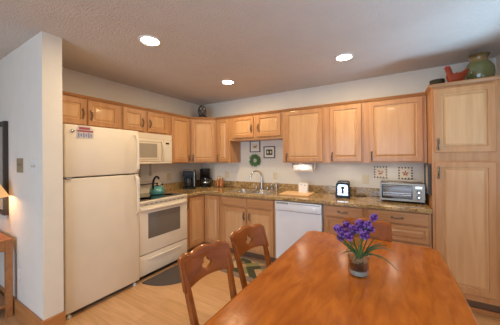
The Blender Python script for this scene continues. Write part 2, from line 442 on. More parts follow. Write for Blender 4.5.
back_cab('wall_cabinet', 'widest single-door maple wall cabinet, next to the tall pantry', 2.855, 3.463, ZB,
         [('door', 2.912, 3.430, ZB+.015, 2.06, (2.94, 1.43, True))])
# diagonal corner wall cabinet
t = thing('corner_wall_cabinet', 'diagonal single-door maple corner wall cabinet above the coffee makers', 'cabinet', (.31, -.31, ZB))
P5 = [(.003-.31, -.003+.31), (.616-.31, -.003+.31), (.616-.31, -.312+.31), (.312-.31, -.616+.31), (.003-.31, -.616+.31)]
bm = nb(); prism(bm, P5, 0, UH, plane='xy'); obj('body', bm, 'maple', t)
DL = math.hypot(.304, .304)
MD = Matrix.Translation((.312-.31, -.616+.31, 0)) @ Matrix.Rotation(PI/4, 4, 'Z')
bm = panel_door(.022, DL-.022, .015, 2.06-ZB); bm.transform(Matrix.Translation((0, -.002, 0))); bm.transform(MD)
d = obj('door', bm, ['maple', 'maple_panel'], t)
bm = pull(.05, -.022, .082); bm.transform(MD); obj('handle', bm, 'nickel', d, smooth=True)
bm = nb(); prism(bm, [(-.006, UH-.018), (-.010, UH-.016), (-.022, UH+.004), (-.026, UH+.006), (-.026, UH+.012), (.02, UH+.012), (.02, UH), (-.003, UH)], 0, DL, plane='yz')
bm.transform(MD); obj('crown_moulding', bm, 'crown', t)

# base cabinets
FB = .595
BH = .872
DZ0, DZ1 = .738, .860
back_cab('sink_base_cabinet', 'wide two-door maple base cabinet under the sink', .925, 1.826, 0,
         [('false', .953, 1.375, .728, .850, None), ('false', 1.405, 1.800, .728, .850, None),
          ('door', .953, 1.375, .125, .705, (1.345, .60, True)), ('door', 1.405, 1.800, .125, .705, (1.435, .60, True))],
         D=FB, H=BH, kick=.1, crown=False, top=False)
back_cab('drawer_base_cabinet', 'narrower maple drawer base cabinet beside the dishwasher', 2.442, 2.895, 0,
         [('drawer', 2.470, 2.868, DZ0, DZ1, (2.66, .80, False)), ('deep', 2.470, 2.868, .45, .722, None), ('deep', 2.470, 2.868, .13, .435, None)],
         D=FB, H=BH, kick=.1, crown=False)
back_cab('drawer_base_cabinet', 'wider maple drawer base cabinet below the toaster oven', 2.895, 3.463, 0,
         [('drawer', 2.915, 3.440, DZ0, DZ1, (3.18, .80, False)), ('deep', 2.915, 3.440, .57, .722, None), ('deep', 2.915, 3.440, .13, .55, None)],
         D=FB, H=BH, kick=.1, crown=False)
# corner base cabinet, L-shaped, two doors meeting in the inner corner
t = thing('corner_base_cabinet', 'L-shaped maple corner base cabinet with two doors meeting inside the corner', 'cabinet', (.3, -.3, 0))
bm = nb()
cells(bm, [.003-.3, .595-.3, .924-.3], [-1.012+.3, -.595+.3, -.003+.3], lambda i, j: not (i == 1 and j == 0), .1, BH)
obj('body', bm, 'maple', t)
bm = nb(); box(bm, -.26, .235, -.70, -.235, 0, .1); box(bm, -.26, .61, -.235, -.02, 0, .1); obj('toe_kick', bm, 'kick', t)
bm = panel_door(.618, .903, .125, .850, .045); bm.transform(Matrix.Translation((-.3, -.597+.3, 0)))
obj('door', bm, ['maple', 'maple_panel'], t)
ML = Matrix.Translation((.597-.3, -.3+.3, 0)) @ Matrix.Rotation(PI/2, 4, 'Z')
bm = panel_door(-.935+.3, -.618+.3, .125, .850, .045); bm.transform(Matrix.Translation((.297, 0, 0)) @ Matrix.Rotation(PI/2, 4, 'Z'))
d = obj('door', bm, ['maple', 'maple_panel'], t)
bm = pull(-.968+.3, -.001, .73); bm.transform(Matrix.Translation((.297, 0, 0)) @ Matrix.Rotation(PI/2, 4, 'Z')); obj('handle', bm, 'nickel', t, smooth=True)

# tall pantry
PX0, PX1, PF = 3.467, 3.965, .613
t = back_cab('pantry_cabinet', 'tall maple pantry cabinet with upper and lower doors by the right wall', PX0, PX1, 0,
         [('door', 3.487, 3.905, 1.452, 2.045, (3.512, 1.53, True)), ('door', 3.487, 3.905, .185, 1.365, (3.512, 1.265, True))],
         D=PF, H=2.083, kick=.13)
bm = nb(); box(bm, PX1-PX0, RX-PX0-.006, .0, .02, .0, 2.083); obj('filler_strip', bm, 'maple', t)
bm = nb(); box(bm, PX1-PX0-.001, RX-PX0-.006, -.026, 0, 2.075, 2.095); obj('crown_moulding', bm, 'crown', t)
bm = nb(); box(bm, 0, RX-PX0-.006, .045, .062, 0, .045, .004); obj('base_trim', bm, 'pine_trim', t)
bm = nb(); prism(bm, [(-.004, 2.065), (-.022, 2.087), (-.024, 2.095), (.0, 2.095), (.0, 2.065)], -.02, PF, plane='xz')
for v in bm.verts: pass
obj('crown_moulding', bm, 'crown', t)

# ------------------------------------------------------------------ worktop, sink, tap
ct = thing('countertop', 'speckled tan granite worktop running along both walls', 'worktop', (.3, -.3, .874))
SX0, SX1, SY0, SY1 = 1.00, 1.67, -.52, -.11
xs = [.003, .64, SX0, SX1, 3.463]; ys = [-1.013, -.64, SY0, SY1, -.003]
bm = nb()
cells(bm, [x-.3 for x in xs], [y+.3 for y in ys], lambda i, j: (i == 0 or j > 0) and not (i == 2 and j == 2), 0, .04)
obj('slab', bm, 'granite', ct, bevel=.006)
bm = nb(); box(bm, .003-.3, 3.463-.3, -.023+.3, -.003+.3, .0405, .145, .003); obj('backsplash', bm, 'granite', ct)
bm = nb(); box(bm, .003-.3, .023-.3, -1.013+.3, -.024+.3, .0405, .145, .003); obj('backsplash', bm, 'granite', ct)

sk = thing('kitchen_sink', 'double-bowl stainless steel sink set into the granite worktop', 'sink', (1.335, -.315, .914))
def bowl(x0, x1, y0, y1, d):
    bm = nb(); rings = []
    for inset, z in ((-.012, .0), (-.010, .004), (0, .004), (.004, -.004), (.012, -d+.02), (.03, -d), ):
        r = .05; pts = []
        X0, X1, Y0, Y1 = x0+inset, x1-inset, y0+inset, y1-inset
        for cx, cy, a0 in ((X1-r, Y1-r, 0), (X0+r, Y1-r, 90), (X0+r, Y0+r, 180), (X1-r, Y0+r, 270)):
            for k in range(5):
                a = math.radians(a0+k*22.5); pts.append((cx+r*math.cos(a), cy+r*math.sin(a), z))
        rings.append(pts)
    ring_stack(bm, rings, cap0=False)
    return bm
for x0, x1 in ((-.322, -.012), (.012, .322)):
    bw = obj('bowl', bowl(x0, x1, -.19, .19, .16), 'steel', sk, smooth=True)
    bm = nb(); lathe(bm, [(.042, -.159), (.042, -.1565), (.03, -.1565), (.028, -.158)], (x0+x1)/2, 0, 20); obj('drain', bm, 'chrome', bw, smooth=True)
bm = nb(); box(bm, -.012, .012, -.17, .17, -.02, .003, .003); obj('divider', bm, 'steel', sk)

fa = thing('faucet', 'tall gooseneck brushed metal faucet behind the sink', 'faucet', (1.345, -.066, .914))
bm = nb(); box(bm, -.12, .12, -.026, .026, 0.0005, .012, .006); obj('base_plate', bm, 'steel', fa, smooth=True)
bm = nb(); pts = [(0, 0, .012), (0, 0, .06), (0, 0, .20)]; ux, uy = -.56, -.83
R_ = .098
for i in range(1, 15):
    a = PI*i/14*1.05; pts.append((ux*R_*(1-math.cos(a)), uy*R_*(1-math.cos(a)), .20+R_*math.sin(a)))
tube(bm, pts, [.018, .016]+[.0125]*(len(pts)-3)+[.014], 10); obj('spout', bm, 'steel', fa, smooth=True)
for s in (-1, 1):
    bm = nb(); lathe(bm, [(.018, .012), (.016, .03), (.012, .045), (.012, .05)], s*.10, 0, 14); tube(bm, [(s*.10, 0, .05), (s*.115, -.01, .058), (s*.15, -.03, .066)], [.008, .007, .006]); obj('tap_handle', bm, 'steel', fa, smooth=True)
bm = nb(); lathe(bm, [(.02, .0005), (.02, .008), (.013, .02), (.012, .055), (.016, .065), (.014, .09), (.006, .095)], 0, 0, 14)
tag(obj('side_sprayer', bm, 'steel', smooth=True), 'small metal side sprayer standing right of the faucet', 'sprayer', loc=(1.525, -.066, .914))
bm = nb(); lathe(bm, [(.022, .0005), (.02, .01), (.012, .018), (.012, .05), (.02, .055), (.02, .10), (.008, .108), (.006, .125)], 0, 0, 14); tube(bm, [(0, 0, .12), (0, -.02, .125), (0, -.045, .118)], .005)
tag(obj('soap_dispenser', bm, 'steel', smooth=True), 'metal pump soap dispenser at the right end of the sink', 'soap dispenser', loc=(1.60, -.066, .914))

# ------------------------------------------------------------------ refrigerator
fy0, fy1 = -2.484, -1.775
rf = thing('refrigerator', 'large almond-white top-freezer refrigerator beside the partition wall', 'refrigerator', (.34, (fy0+fy1)/2, 0))
cx, cy = .34, (fy0+fy1)/2
W2 = (fy1-fy0)/2
bm = nb(); box(bm, .02-cx, .61-cx, -W2, W2, .03, 1.728, .006); obj('cabinet_body', bm, 'almond', rf)
fz = obj('freezer_door', B(.618-cx, .682-cx, -W2, W2, 1.258, 1.733, .012, 3), 'almond', rf, smooth=True)
rd = obj('refrigerator_door', B(.618-cx, .682-cx, -W2, W2, .052, 1.246, .012, 3), 'almond', rf, smooth=True)
obj('door_gasket', B(.606-cx, .622-cx, -W2+.012, W2-.012, .08, 1.72), 'dark_grey', rf)
def bar(z0, z1, flare):
    bm = nb(); y = W2-.045
    n = 12; rings = []
    for i in range(n+1):
        t_ = i/n; z = z0+(z1-z0)*t_; o = .045*min(1, math.sin(PI*t_)*3.5)+.002
        wv = .012+.006*(t_ if flare else 1-t_)
        rings.append([(.682-cx+o, y-wv, z), (.682-cx+o+.013, y-wv*.7, z), (.682-cx+o+.013, y+wv*.7, z), (.682-cx+o, y+wv, z)])
    ring_stack(bm, rings); return bm
obj('handle', bar(1.27, 1.690, 0), 'almond', fz, smooth=True)
obj('handle', bar(.80, 1.235, 1), 'almond', rd, smooth=True)
bm = nb(); box(bm, .60-cx, .70-cx, -W2+.005, -W2+.05, 1.2465, 1.2575, .002); obj('hinge', bm, 'steel', rf)
bm = nb(); box(bm, .60-cx, .635-cx, -W2+.01, W2-.01, .012, .048); obj('bottom_grille', bm, 'dark_grey', rf)
for yy in (-W2+.04, W2-.04):
    bm = nb(); lathe(bm, [(.02, 0), (.02, .012), (.012, .014), (.012, .03)], .625-cx+.02, yy, 12); obj('foot', bm, 'white_plastic', rf, smooth=True)
# fridge magnets
mg = thing('magnet_sign', 'red and grey cottage-shaped magnet on the freezer door', 'magnet', (.683, -2.322, 1.662))
bm = nb(); prism(bm, [(-.072, -.05), (.072, -.045), (.072, .042), (.055, .048), (.05, .064), (-.055, .064), (-.072, .036)], 0.0005, .004, plane='yz'); obj('plate', bm, 'sticker_paper', mg)
bm = nb(); box(bm, .0045, .0055, -.066, .066, .008, .026); box(bm, .0045, .0055, -.052, .040, .032, .054); obj('roof_print', bm, 'sticker_red', mg)
bm = nb()
for k in range(6): box(bm, .0045, .0055, -.062+k*.021, -.048+k*.021, -.042+.008*(k % 2), -.006+.006*((k+1) % 2))
obj('lower_print', bm, 'sticker_blue', mg)
bm = nb(); lathe(bm, [(.001, 0), (.014, .001), (.016, .006), (.010, .012), (.001, .014)], 0, 0, 14); bm.transform(Matrix.Rotation(PI/2, 4, 'Y'))
tag(obj('round_magnet', bm, 'steel', smooth=True), 'small round silver magnet left of the cottage magnet', 'magnet', loc=(.6835, -2.424, 1.676))

# ------------------------------------------------------------------ range
sy0, sy1 = -1.768, -1.020
W2 = (sy1-sy0)/2
rg = thing('electric_range', 'almond-white electric range with a black glass cooktop and oven window', 'stove', (.33, (sy0+sy1)/2, 0))
cx = .33
bm = nb(); box(bm, .025-cx, .612-cx, -W2, W2, .04, .895); obj('range_body', bm, 'almond', rg)
bm = nb(); box(bm, .025-cx, .665-cx, -W2, W2, .896, .921, .008, 3); ck = obj('cooktop_frame', bm, 'almond', rg, smooth=True)
bm = nb(); box(bm, .10-cx, .625-cx, -W2+.035, W2-.035, .9212, .926, .002); gl = obj('glass_cooktop', bm, 'black_glass', rg)
for bx_, by_, r in ((.24, -.18, .075), (.24, .18, .095), (.48, -.18, .095), (.48, .18, .075)):
    bm = nb(); lathe(bm, [(r, .9262), (r, .9266), (r-.004, .9268), (r-.004, .9262)], bx_-cx, by_, 28); obj('burner_ring', bm, 'dark_grey', gl)
bm = nb(); prism(bm, [(.025-cx, .9212), (.095-cx, .9212), (.075-cx, 1.075), (.060-cx, 1.09), (.025-cx, 1.09)], -W2, W2, plane='xz'); bgd = obj('backguard', bm, 'almond', rg)
bm = nb(); box(bm, .0645-cx, .081-cx, -W2+.03, W2-.03, 1.045, 1.060); obj('control_stripe', bm, 'dark_grey', bgd)
for yy in (-.30, -.22, .22, .30):
    bm = nb(); lathe(bm, [(.02, 0), (.018, .018), (.012, .022)], 0, 0, 16); bm.transform(Matrix.Translation((.086-cx, yy, 1.0)) @ Matrix.Rotation(PI/2-.12, 4, 'Y')); obj('knob', bm, 'almond_dark', bgd, smooth=True)
bm = nb(); prism(bm, [(.612-cx, .868), (.652-cx, .868), (.662-cx, .8945), (.612-cx, .8945)], -W2, W2, plane='xz'); vp = obj('vent_panel', bm, 'almond', rg)
for k in range(9):
    bm = B(.655-cx, .662-cx, -.30+k*.07, -.30+k*.07+.045, .878, .884); obj('vent_slot', bm, 'dark_grey', vp)
# oven door
od = obj('oven_door', B(.614-cx, .662-cx, -W2+.004, W2-.004, .303, .862, .008, 3), 'almond', rg, smooth=True)
bm = nb(); box(bm, .6615-cx, .6650-cx, -.235-.02, .235, .475, .775, .004); obj('oven_window', bm, 'oven_glass', od)
bm = nb(); rings = []
for i in range(17):
    t_ = i/16; y = (-W2+.02)+(2*W2-.04)*t_; o = .012+.035*min(1, math.sin(PI*t_)*2.2)
    rings.append([(.656-cx, y, .815), (.662-cx+o*.8, y, .812), (.664-cx+o, y, .828), (.662-cx+o*.8, y, .848), (.656-cx, y, .855)])
ring_stack(bm, rings); obj('oven_handle', bm, 'almond', od, smooth=True)
dr = obj('storage_drawer', B(.614-cx, .658-cx, -W2+.004, W2-.004, .060, .293, .008, 3), 'almond', rg, smooth=True)
bm = nb(); rings = []
for i in range(13):
    t_ = i/12; y = -.27+.54*t_; o = .016*math.sin(PI*t_)**.5
    rings.append([(.655-cx, y, .222), (.659-cx+o, y, .226), (.659-cx+o, y, .238), (.655-cx, y, .246)])
ring_stack(bm, rings); obj('drawer_pull', bm, 'almond', dr, smooth=True)
obj('kick_plate', B(.56-cx, .60-cx, -W2+.01, W2-.01, 0, .055), 'black_plastic', rg)

# microwave
my0, my1 = -1.758, -1.050
W2 = (my1-my0)/2
mw = thing('microwave', 'almond-white over-the-range microwave mounted above the stove', 'microwave', (.2, (my0+my1)/2, 1.352))
cx = .2
bm = nb(); box(bm, .004-cx, .372-cx, -W2, W2, 0, .406, .004); obj('microwave_body', bm, 'almond', mw)
bm = nb(); box(bm, .373-cx, .388-cx, -W2, W2, .335, .406, .004); obj('top_vent', bm, 'almond', mw)
md = obj('microwave_door', B(.373-cx, .396-cx, -W2, W2-.155, .03, .333, .008, 3), 'almond', mw, smooth=True)
bm = nb()
r0 = [(-W2+.04, .07), (W2-.225, .07), (W2-.225, .275), (-W2+.04, .275)]
box(bm, .3955-cx, .3975-cx, -W2+.03, W2-.26, .085, .27, .001); obj('door_window', bm, 'micro_glass', md)
bm = nb()
for (a, b, c, d_) in ((-W2+.012, W2-.20, .288, .300), (-W2+.012, W2-.24, .058, .068)):
    box(bm, .3955-cx, .3995-cx, a, b, c, d_, .002)
obj('window_surround', bm, 'almond_dark', md)
bm = nb(); rings = []
for i in range(13):
    t_ = i/12; z = .045+.27*t_; o = .03*math.sin(PI*t_)**.5+.001
    y = W2-.185+.012*math.sin(PI*t_)
    rings.append([(.395-cx, y-.014, z), (.398-cx+o, y-.010, z), (.398-cx+o, y+.010, z), (.395-cx, y+.014, z)])
ring_stack(bm, rings); obj('door_handle', bm, 'almond', md, smooth=True)
cp = obj('control_panel', B(.373-cx, .394-cx, W2-.152, W2, .03, .333, .006, 3), 'almond', mw, smooth=True)
bm = nb(); box(bm, .3935-cx, .3955-cx, W2-.115, W2-.055, .272, .296, .001); obj('display', bm, 'display', cp)
bm = nb()
for r in range(6):
    for c in range(3): box(bm, .3935-cx, .3950-cx, W2-.125+c*.034, W2-.100+c*.034, .235-r*.032, .253-r*.032)
obj('keypad', bm, 'white_plastic', cp)
bm = nb(); box(bm, .374-cx, .392-cx, -W2, W2, .0005, .028, .005); obj('bottom_lip', bm, 'almond', mw)

# dishwasher
dwx0, dwx1 = 1.834, 2.434
dw = thing('dishwasher', 'white built-in dishwasher under the worktop, next to the sink cabinet', 'dishwasher', ((dwx0+dwx1)/2, -.3, 0))
W2 = (dwx1-dwx0)/2
bm = nb(); box(bm, -W2, W2, -.28, .28, .09, .866); obj('tub', bm, 'dw_grey', dw)
obj('door_panel', B(-W2+.004, W2-.004, -.328, -.282, .115, .742, .004), 'dw_white', dw)
cpn = obj('control_panel', B(-W2+.004, W2-.004, -.338, -.282, .748, .862, .006, 3), 'dw_white', dw, smooth=True)
bm = nb(); box(bm, -W2+.02, -W2+.185, -.3395, -.3375, .832, .853, .001); obj('button_row', bm, 'dark_grey', cpn)
bm = nb()
for k in range(5): box(bm, -W2+.028+k*.031, -W2+.052+k*.031, -.3425, -.3393, .836, .849, .001)
obj('buttons', bm, 'dw_grey', cpn)
bm = nb(); box(bm, -W2+.20, W2-.02, -.3395, -.3375, .838, .850, .001); obj('vent_line', bm, 'dw_grey', cpn)
bm = nb(); lathe(bm, [(.030, 0), (.028, .012), (.024, .014)], 0, 0, 20); box(bm, -.005, .005, -.024, .024, .012, .024, .002); bm.transform(Matrix.Translation((W2-.085, -.337, .79)) @ Matrix.Rotation(PI/2, 4, 'X') @ Matrix.Rotation(.5, 4, 'Z')); obj('dial', bm, 'dw_white', cpn, smooth=True)
obj('kick_plate', B(-W2+.004, W2-.004, -.24, -.225, 0, .088), 'dark_grey', dw)

# ------------------------------------------------------------------ ceiling lights
def can(x, y, label):
    t = thing('recessed_ceiling_light', label, 'ceiling light', (x, y, CZ), group='recessed ceiling lights')
    bm = nb(); lathe(bm, [(.070, -.004), (.078, -.010), (.092, -.006), (.094, -.0005), (.070, -.0005)], 0, 0, 32, cap0=False, cap1=False); obj('trim_ring', bm, 'white_plastic', t, smooth=True)
    bm = nb(); lathe(bm, [(.0705, -.0005), (.0705, -.004), (.05, -.0065), (.001, -.0075)], 0, 0, 32); obj('lens', bm, 'lamp_emit', t, smooth=True)
    l = area('lamp_light', (0, 0, -.014), .14, CAN_POWER, WARM, (0, 0, -1), shape='DISK'); l.parent = t
can(1.34, -2.107, 'round recessed ceiling light nearest the refrigerator and partition')
can(1.26, -.852, 'round recessed ceiling light in front of the sink, farthest of three')
can(2.728, -.854, 'round recessed ceiling light above the floor before the right-hand cabinets')
can(3.15, -2.95, 'added round ceiling light over the dining table, unseen above the view')  # added lamp out of view, brightens table, pantry front and back cabinets

def puck(x, y, label):
    t = thing('under_cabinet_light', label, 'light', (x, y, ZB), group='under-cabinet lights')
    bm = nb(); lathe(bm, [(.036, -.0005), (.036, -.012), (.030, -.016), (.028, -.012), (.028, -.0005)], 0, 0, 24, cap0=False, cap1=False); obj('housing', bm, 'white_plastic', t, smooth=True)
    bm = nb(); lathe(bm, [(.0275, -.006), (.0275, -.011), (.001, -.012)], 0, 0, 20); obj('lens', bm, 'puck_emit', t, smooth=True)
    l = area('lamp_light', (0, 0, -.018), .05, UNDER_POWER, (1, .84, .64), (0, 0, -1), shape='DISK'); l.parent = t
puck(2.07, -.27, 'small round light under the cabinet above the paper towels')
puck(3.17, -.24, 'small round light under the cabinet above the toaster oven')
puck(2.62, -.24, 'small round light under the cabinet above the toaster')
puck(.42, -.30, 'small round light under the corner cabinet above the coffee makers')

# ------------------------------------------------------------------ things on the walls
def plate(name, label, x, z, w_, h_, m='ivory_plate', kind='outlet', M=None):
    t = thing(name, label, 'switch' if 'switch' in name else 'outlet', (0, 0, 0))
    bm = nb(); box(bm, -w_/2, w_/2, -.0055, -.0005, -h_/2, h_/2, .002); obj('cover_plate', bm, m, t)
    n = max(1, round(w_/.06)) if kind == 'switch' else 1
    for k in range(n):
        xx = (k-(n-1)/2)*.046
        if kind == 'switch':
            bm = nb(); box(bm, xx-.005, xx+.005, -.014, -.0055, -.004, .016, .002); obj('toggle', bm, 'almond_dark' if m == 'white_plastic' else m, t)
        else:
            for s in (-1, 1):
                bm = nb(); lathe(bm, [(.016, 0), (.015, .003)], 0, 0, 14); bm.transform(Matrix.Translation((0, -.0055, s*.02)) @ Matrix.Rotation(PI/2, 4, 'X')); obj('socket', bm, m, t, smooth=True)
    t.matrix_world = M if M is not None else Matrix.Translation((x, 0, z))
    return t
plate('wall_outlet', 'ivory wall outlet behind the cruet, left of the wreath', .612, 1.128, .085, .12)
plate('wall_outlet', 'ivory wall outlet right of the faucet', 1.555, 1.130, .072, .115)
plate('wall_outlet', 'ivory wall outlet between the toaster and the decorative tiles', 2.848, 1.127, .085, .118)
plate('wall_outlet', 'ivory wall outlet on the left wall beside the black coffee maker', 0, 0, .075, .115, M=Matrix.Translation((0, -.78, 1.13)) @ Matrix.Rotation(PI/2, 4, 'Z'))
plate('wall_switch', 'brass-coloured thermostat-like switch plate on the white partition', .205, 1.375, .15, .13, m='brass_plate', kind='switch', M=Matrix.Translation((.250, -2.655, 1.368)))
plate('light_switch', 'double white light switch near the partition edge', .53, 1.365, .115, .118, m='white_plastic', kind='switch', M=Matrix.Translation((.575, -2.655, 1.358)))
plate('wall_outlet', 'white wall outlet low on the partition beside the side table', .10, .36, .072, .115, m='white_plastic', M=Matrix.Translation((.21, -2.655, .385)))

def picture(name, label, x, z, w_, h_, art):
    t = thing(name, label, 'picture', (x, -.002, z))
    bm = nb(); f = .014
    for a in ((-w_/2, w_/2, h_/2-f, h_/2), (-w_/2, w_/2, -h_/2, -h_/2+f), (-w_/2, -w_/2+f, -h_/2+f, h_/2-f), (w_/2-f, w_/2, -h_/2+f, h_/2-f)):
        box(bm, a[0], a[1], -.018, 0, a[2], a[3])
    obj('frame', bm, 'frame_silver', t)
    obj('mat_board', B(-w_/2+f, w_/2-f, -.008, -.001, -h_/2+f, h_/2-f), 'mat_board', t)
    art(t)
def art1(t):
    obj('print', B(-.05, .05, -.0095, -.0082, -.04, .045), 'tile_cream', t)
    bm = nb(); sphere(bm, (.0, -.0105, -.005), .024, 10, 8, sx=1.3, sy=.06, sz=.55); sphere(bm, (.026, -.0105, .010), .010, 8, 6, sy=.1); box(bm, -.035, -.02, -.0108, -.0098, -.022, -.004); box(bm, .0, .006, -.0108, -.0098, -.03, -.01); obj('animal_print', bm, 'sepia', t)
def art2(t):
    obj('print', B(-.055, .055, -.0095, -.0082, -.045, .045), 'olive_ink', t)
    bm = nb()
    for sx in (-.026, .026): sphere(bm, (sx, -.0105, 0), .018, 10, 8, sx=.8, sy=.06, sz=1.3)
    obj('plant_print', bm, 'tile_cream', t)
picture('framed_picture', 'small square framed sketch of an animal, upper left above the sink', 1.195, 1.613, .195, .19, art1)
picture('framed_picture', 'small framed picture with a dark centre, right of the wreath', 1.458, 1.512, .20, .19, art2)

# wreath
bm = nb(); rr = random.Random(3)
tube(bm, [(.055*math.cos(a*PI/8), -.018, .055*math.sin(a*PI/8)) for a in range(17)], .008, 6)
for i in range(330):
    a = rr.random()*2*PI; R = .030+.052*rr.random(); c = Vector((R*math.cos(a), -.012-.022*rr.random(), R*math.sin(a)))
    da = a+rr.uniform(-1.0, 1.2); d = Vector((math.cos(da), rr.uniform(-.5, .2), math.sin(da))).normalized()
    L = rr.uniform(.024, .048)
    n = d.cross(Vector((rr.uniform(-.4, .4), 1, rr.uniform(-.4, .4)))).normalized()*L*.24; mid = c+d*L*.5+Vector((0, -.003, 0))
    tip = c+d*L
    if tip.y > -.003: tip.y = -.003
    vs = [bm.verts.new(p) for p in (c, mid+n, tip, mid-n)]; bm.faces.new(vs)
tag(obj('wreath', bm, 'leaf_green'), 'small round green leaf wreath hung on the wall above the sink', 'wreath', loc=(1.198, -.002, 1.380))

# decorative tiles
def tile(x, z, label, leaf):
    t = thing('decorative_tile', label, 'tile', (x, -.001, z), group='decorative wall tiles')
    s = .0735
    obj('tile_body', B(-s, s, -.008, 0, -s, s, .002), 'tile_cream', t)
    bm = nb(); n = 9; q = 2*s/n
    for k in range(n):
        if k % 2 == 0:
            for (a, b) in ((k, 0), (k, n-1), (0, k), (n-1, k)):
                box(bm, -s+a*q+.0003, -s+(a+1)*q-.0003, -.0095, -.0081, -s+b*q+.0003, -s+(b+1)*q-.0003)
    obj('checked_border', bm, 'black_plastic', t)
    bm = nb()
    for k in range(leaf):
        a = k*2*PI/leaf+.3; sphere(bm, (.020*math.cos(a), -.009, .018*math.sin(a)-.003), .015, 8, 6, sy=.08, sz=.5, M=Matrix.Rotation(-a, 4, 'Y'))
    sphere(bm, (0, -.009, -.02), .012, 8, 6, sx=2.2, sy=.08, sz=.5)
    obj('motif', bm, 'tile_rust', t)
tile(3.020, 1.225, 'left of two cream tiles with checked border, above the toaster oven', 3)
tile(3.284, 1.218, 'right of two cream tiles with checked border, above the toaster oven', 5)

# framed board hung on the pantry's side
t = thing('framed_board', 'narrow dark-framed board hung on the side of the pantry', 'picture', (3.463, -.42, 1.20))
bm = nb(); y0, y1, z0, z1, f = -.145, .145, -.155, .145, .018
for a in ((y0, y1, z1-f, z1), (y0, y1, z0, z0+f), (y0, y0+f, z0+f, z1-f), (y1-f, y1, z0+f, z1-f)): box(bm, -.022, -.0005, a[0], a[1], a[2], a[3])
obj('frame', bm, 'frame_dark', t); obj('board', B(-.010, -.001, y0+f, y1-f, z0+f, z1-f), 'picture_paper', t)

# big picture on the partition (left edge of the view)
t = thing('framed_picture', 'large dark-framed picture hanging on the white partition behind the lamp', 'picture', (-.405, -2.657, 1.34))
bm = nb(); a, h, f = .345, .455, .045
for b_ in ((-a, a, h-f, h), (-a, a, -h, -h+f), (-a, -a+f, -h+f, h-f), (a-f, a, -h+f, h-f)): box(bm, b_[0], b_[1], -.03, 0, b_[2], b_[3])
obj('frame', bm, 'frame_dark', t); obj('print', B(-a+f, a-f, -.014, -.002, -h+f, h-f), 'picture_paper', t)

# utensils hanging under the microwave
for k, (yy, L, lab) in enumerate(((-1.42, .13, 'wide flat pale spatula hanging on the wall under the microwave, leftmost'), (-1.30, .15, 'slim pale ladle hanging on the wall under the microwave, middle'), (-1.13, .13, 'slim pale spoon hanging on the wall under the microwave, rightmost'))):
    bm = nb(); box(bm, .006, .012, -.014, .014, -.12, .05, .002)
    if k == 0: box(bm, .005, .010, -.035, .035, -.10-L*.5, -.09, .002)
    else: sphere(bm, (.012, 0, -.115), .028, 12, 8, sx=.35 if k == 2 else .7)
    box(bm, .0005, .008, -.004, .004, .035, .045)
    tag(obj('utensil', bm, 'almond_dark', smooth=True), lab, 'utensil', 'utensils under the microwave', loc=(0, yy, 1.30))

# paper towels
pt = thing('paper_towel_holder', 'paper towel holder mounted under the wall cabinet', 'holder', (2.07, -.155, ZB))
for s in (-1, 1):
    bm = nb(); box(bm, s*.160-.006, s*.160+.006, -.035, .035, -.09, -.0005, .003); obj('bracket', bm, 'white_plastic', pt)
bm = nb(); box(bm, -.165, .165, -.035, .035, -.0065, -.0005); obj('mounting_rail', bm, 'white_plastic', pt)
bm = nb(); tube(bm, [(-.154, 0, -.072), (.154, 0, -.072)], .009, 10); obj('rod', bm, 'white_plastic', pt)
bm = nb(); n = 28; L = .138
ring = lambda x, r: [(x, r*math.cos(2*PI*i/n), -.072+r*math.sin(2*PI*i/n)) for i in range(n)]
ring_stack(bm, [ring(-L, .016), ring(-L, .060), ring(L, .060), ring(L, .016), ring(-L, .016)], cap0=False, cap1=False)
tag(obj('paper_towel_roll', bm, 'paper_white', smooth=True), 'white paper towel roll hanging under the wall cabinet', 'paper towels', loc=(2.07, -.155, ZB))

# ------------------------------------------------------------------ things on the worktop
CT = .9145
# cutting board
bm = nb(); box(bm, -.20, .20, -.175, .175, 0, .018, .004)
cb = obj('cutting_board', bm, 'board_wood', None); tag(cb, 'light wooden cutting board lying on the worktop above the dishwasher', 'cutting board', loc=(2.02, -.30, CT), rotz=.06)
# white napkin holder standing on it
t = thing('napkin_holder', 'white scalloped napkin holder standing on the cutting board', 'napkin holder', (2.085, -.225, CT+.0185), .1)
for yy in (-.035, .035):
    bm = nb(); pts = [(-.06, 0), (.06, 0)]
    for k in range(13):
        a = k/12; pts.append((.06-.12*a, .112+.026*abs(math.sin(a*PI*3))))
    prism(bm, pts, yy-.003, yy+.003); obj('side_plate', bm, 'paper_white', t)
obj('base', B(-.055, .055, -.0318, .0318, 0, .006), 'paper_white', t)
bm = nb(); box(bm, -.05, .05, -.025, .025, .0065, .118); obj('napkins', bm, 'mat_board', t)
for xx, zz in ((-.022, .118), (.027, .105)):
    bm = nb(); sphere(bm, (xx, -.0385, zz), .010, 8, 6, sy=.25); obj('ornament', bm, 'dw_grey', t)

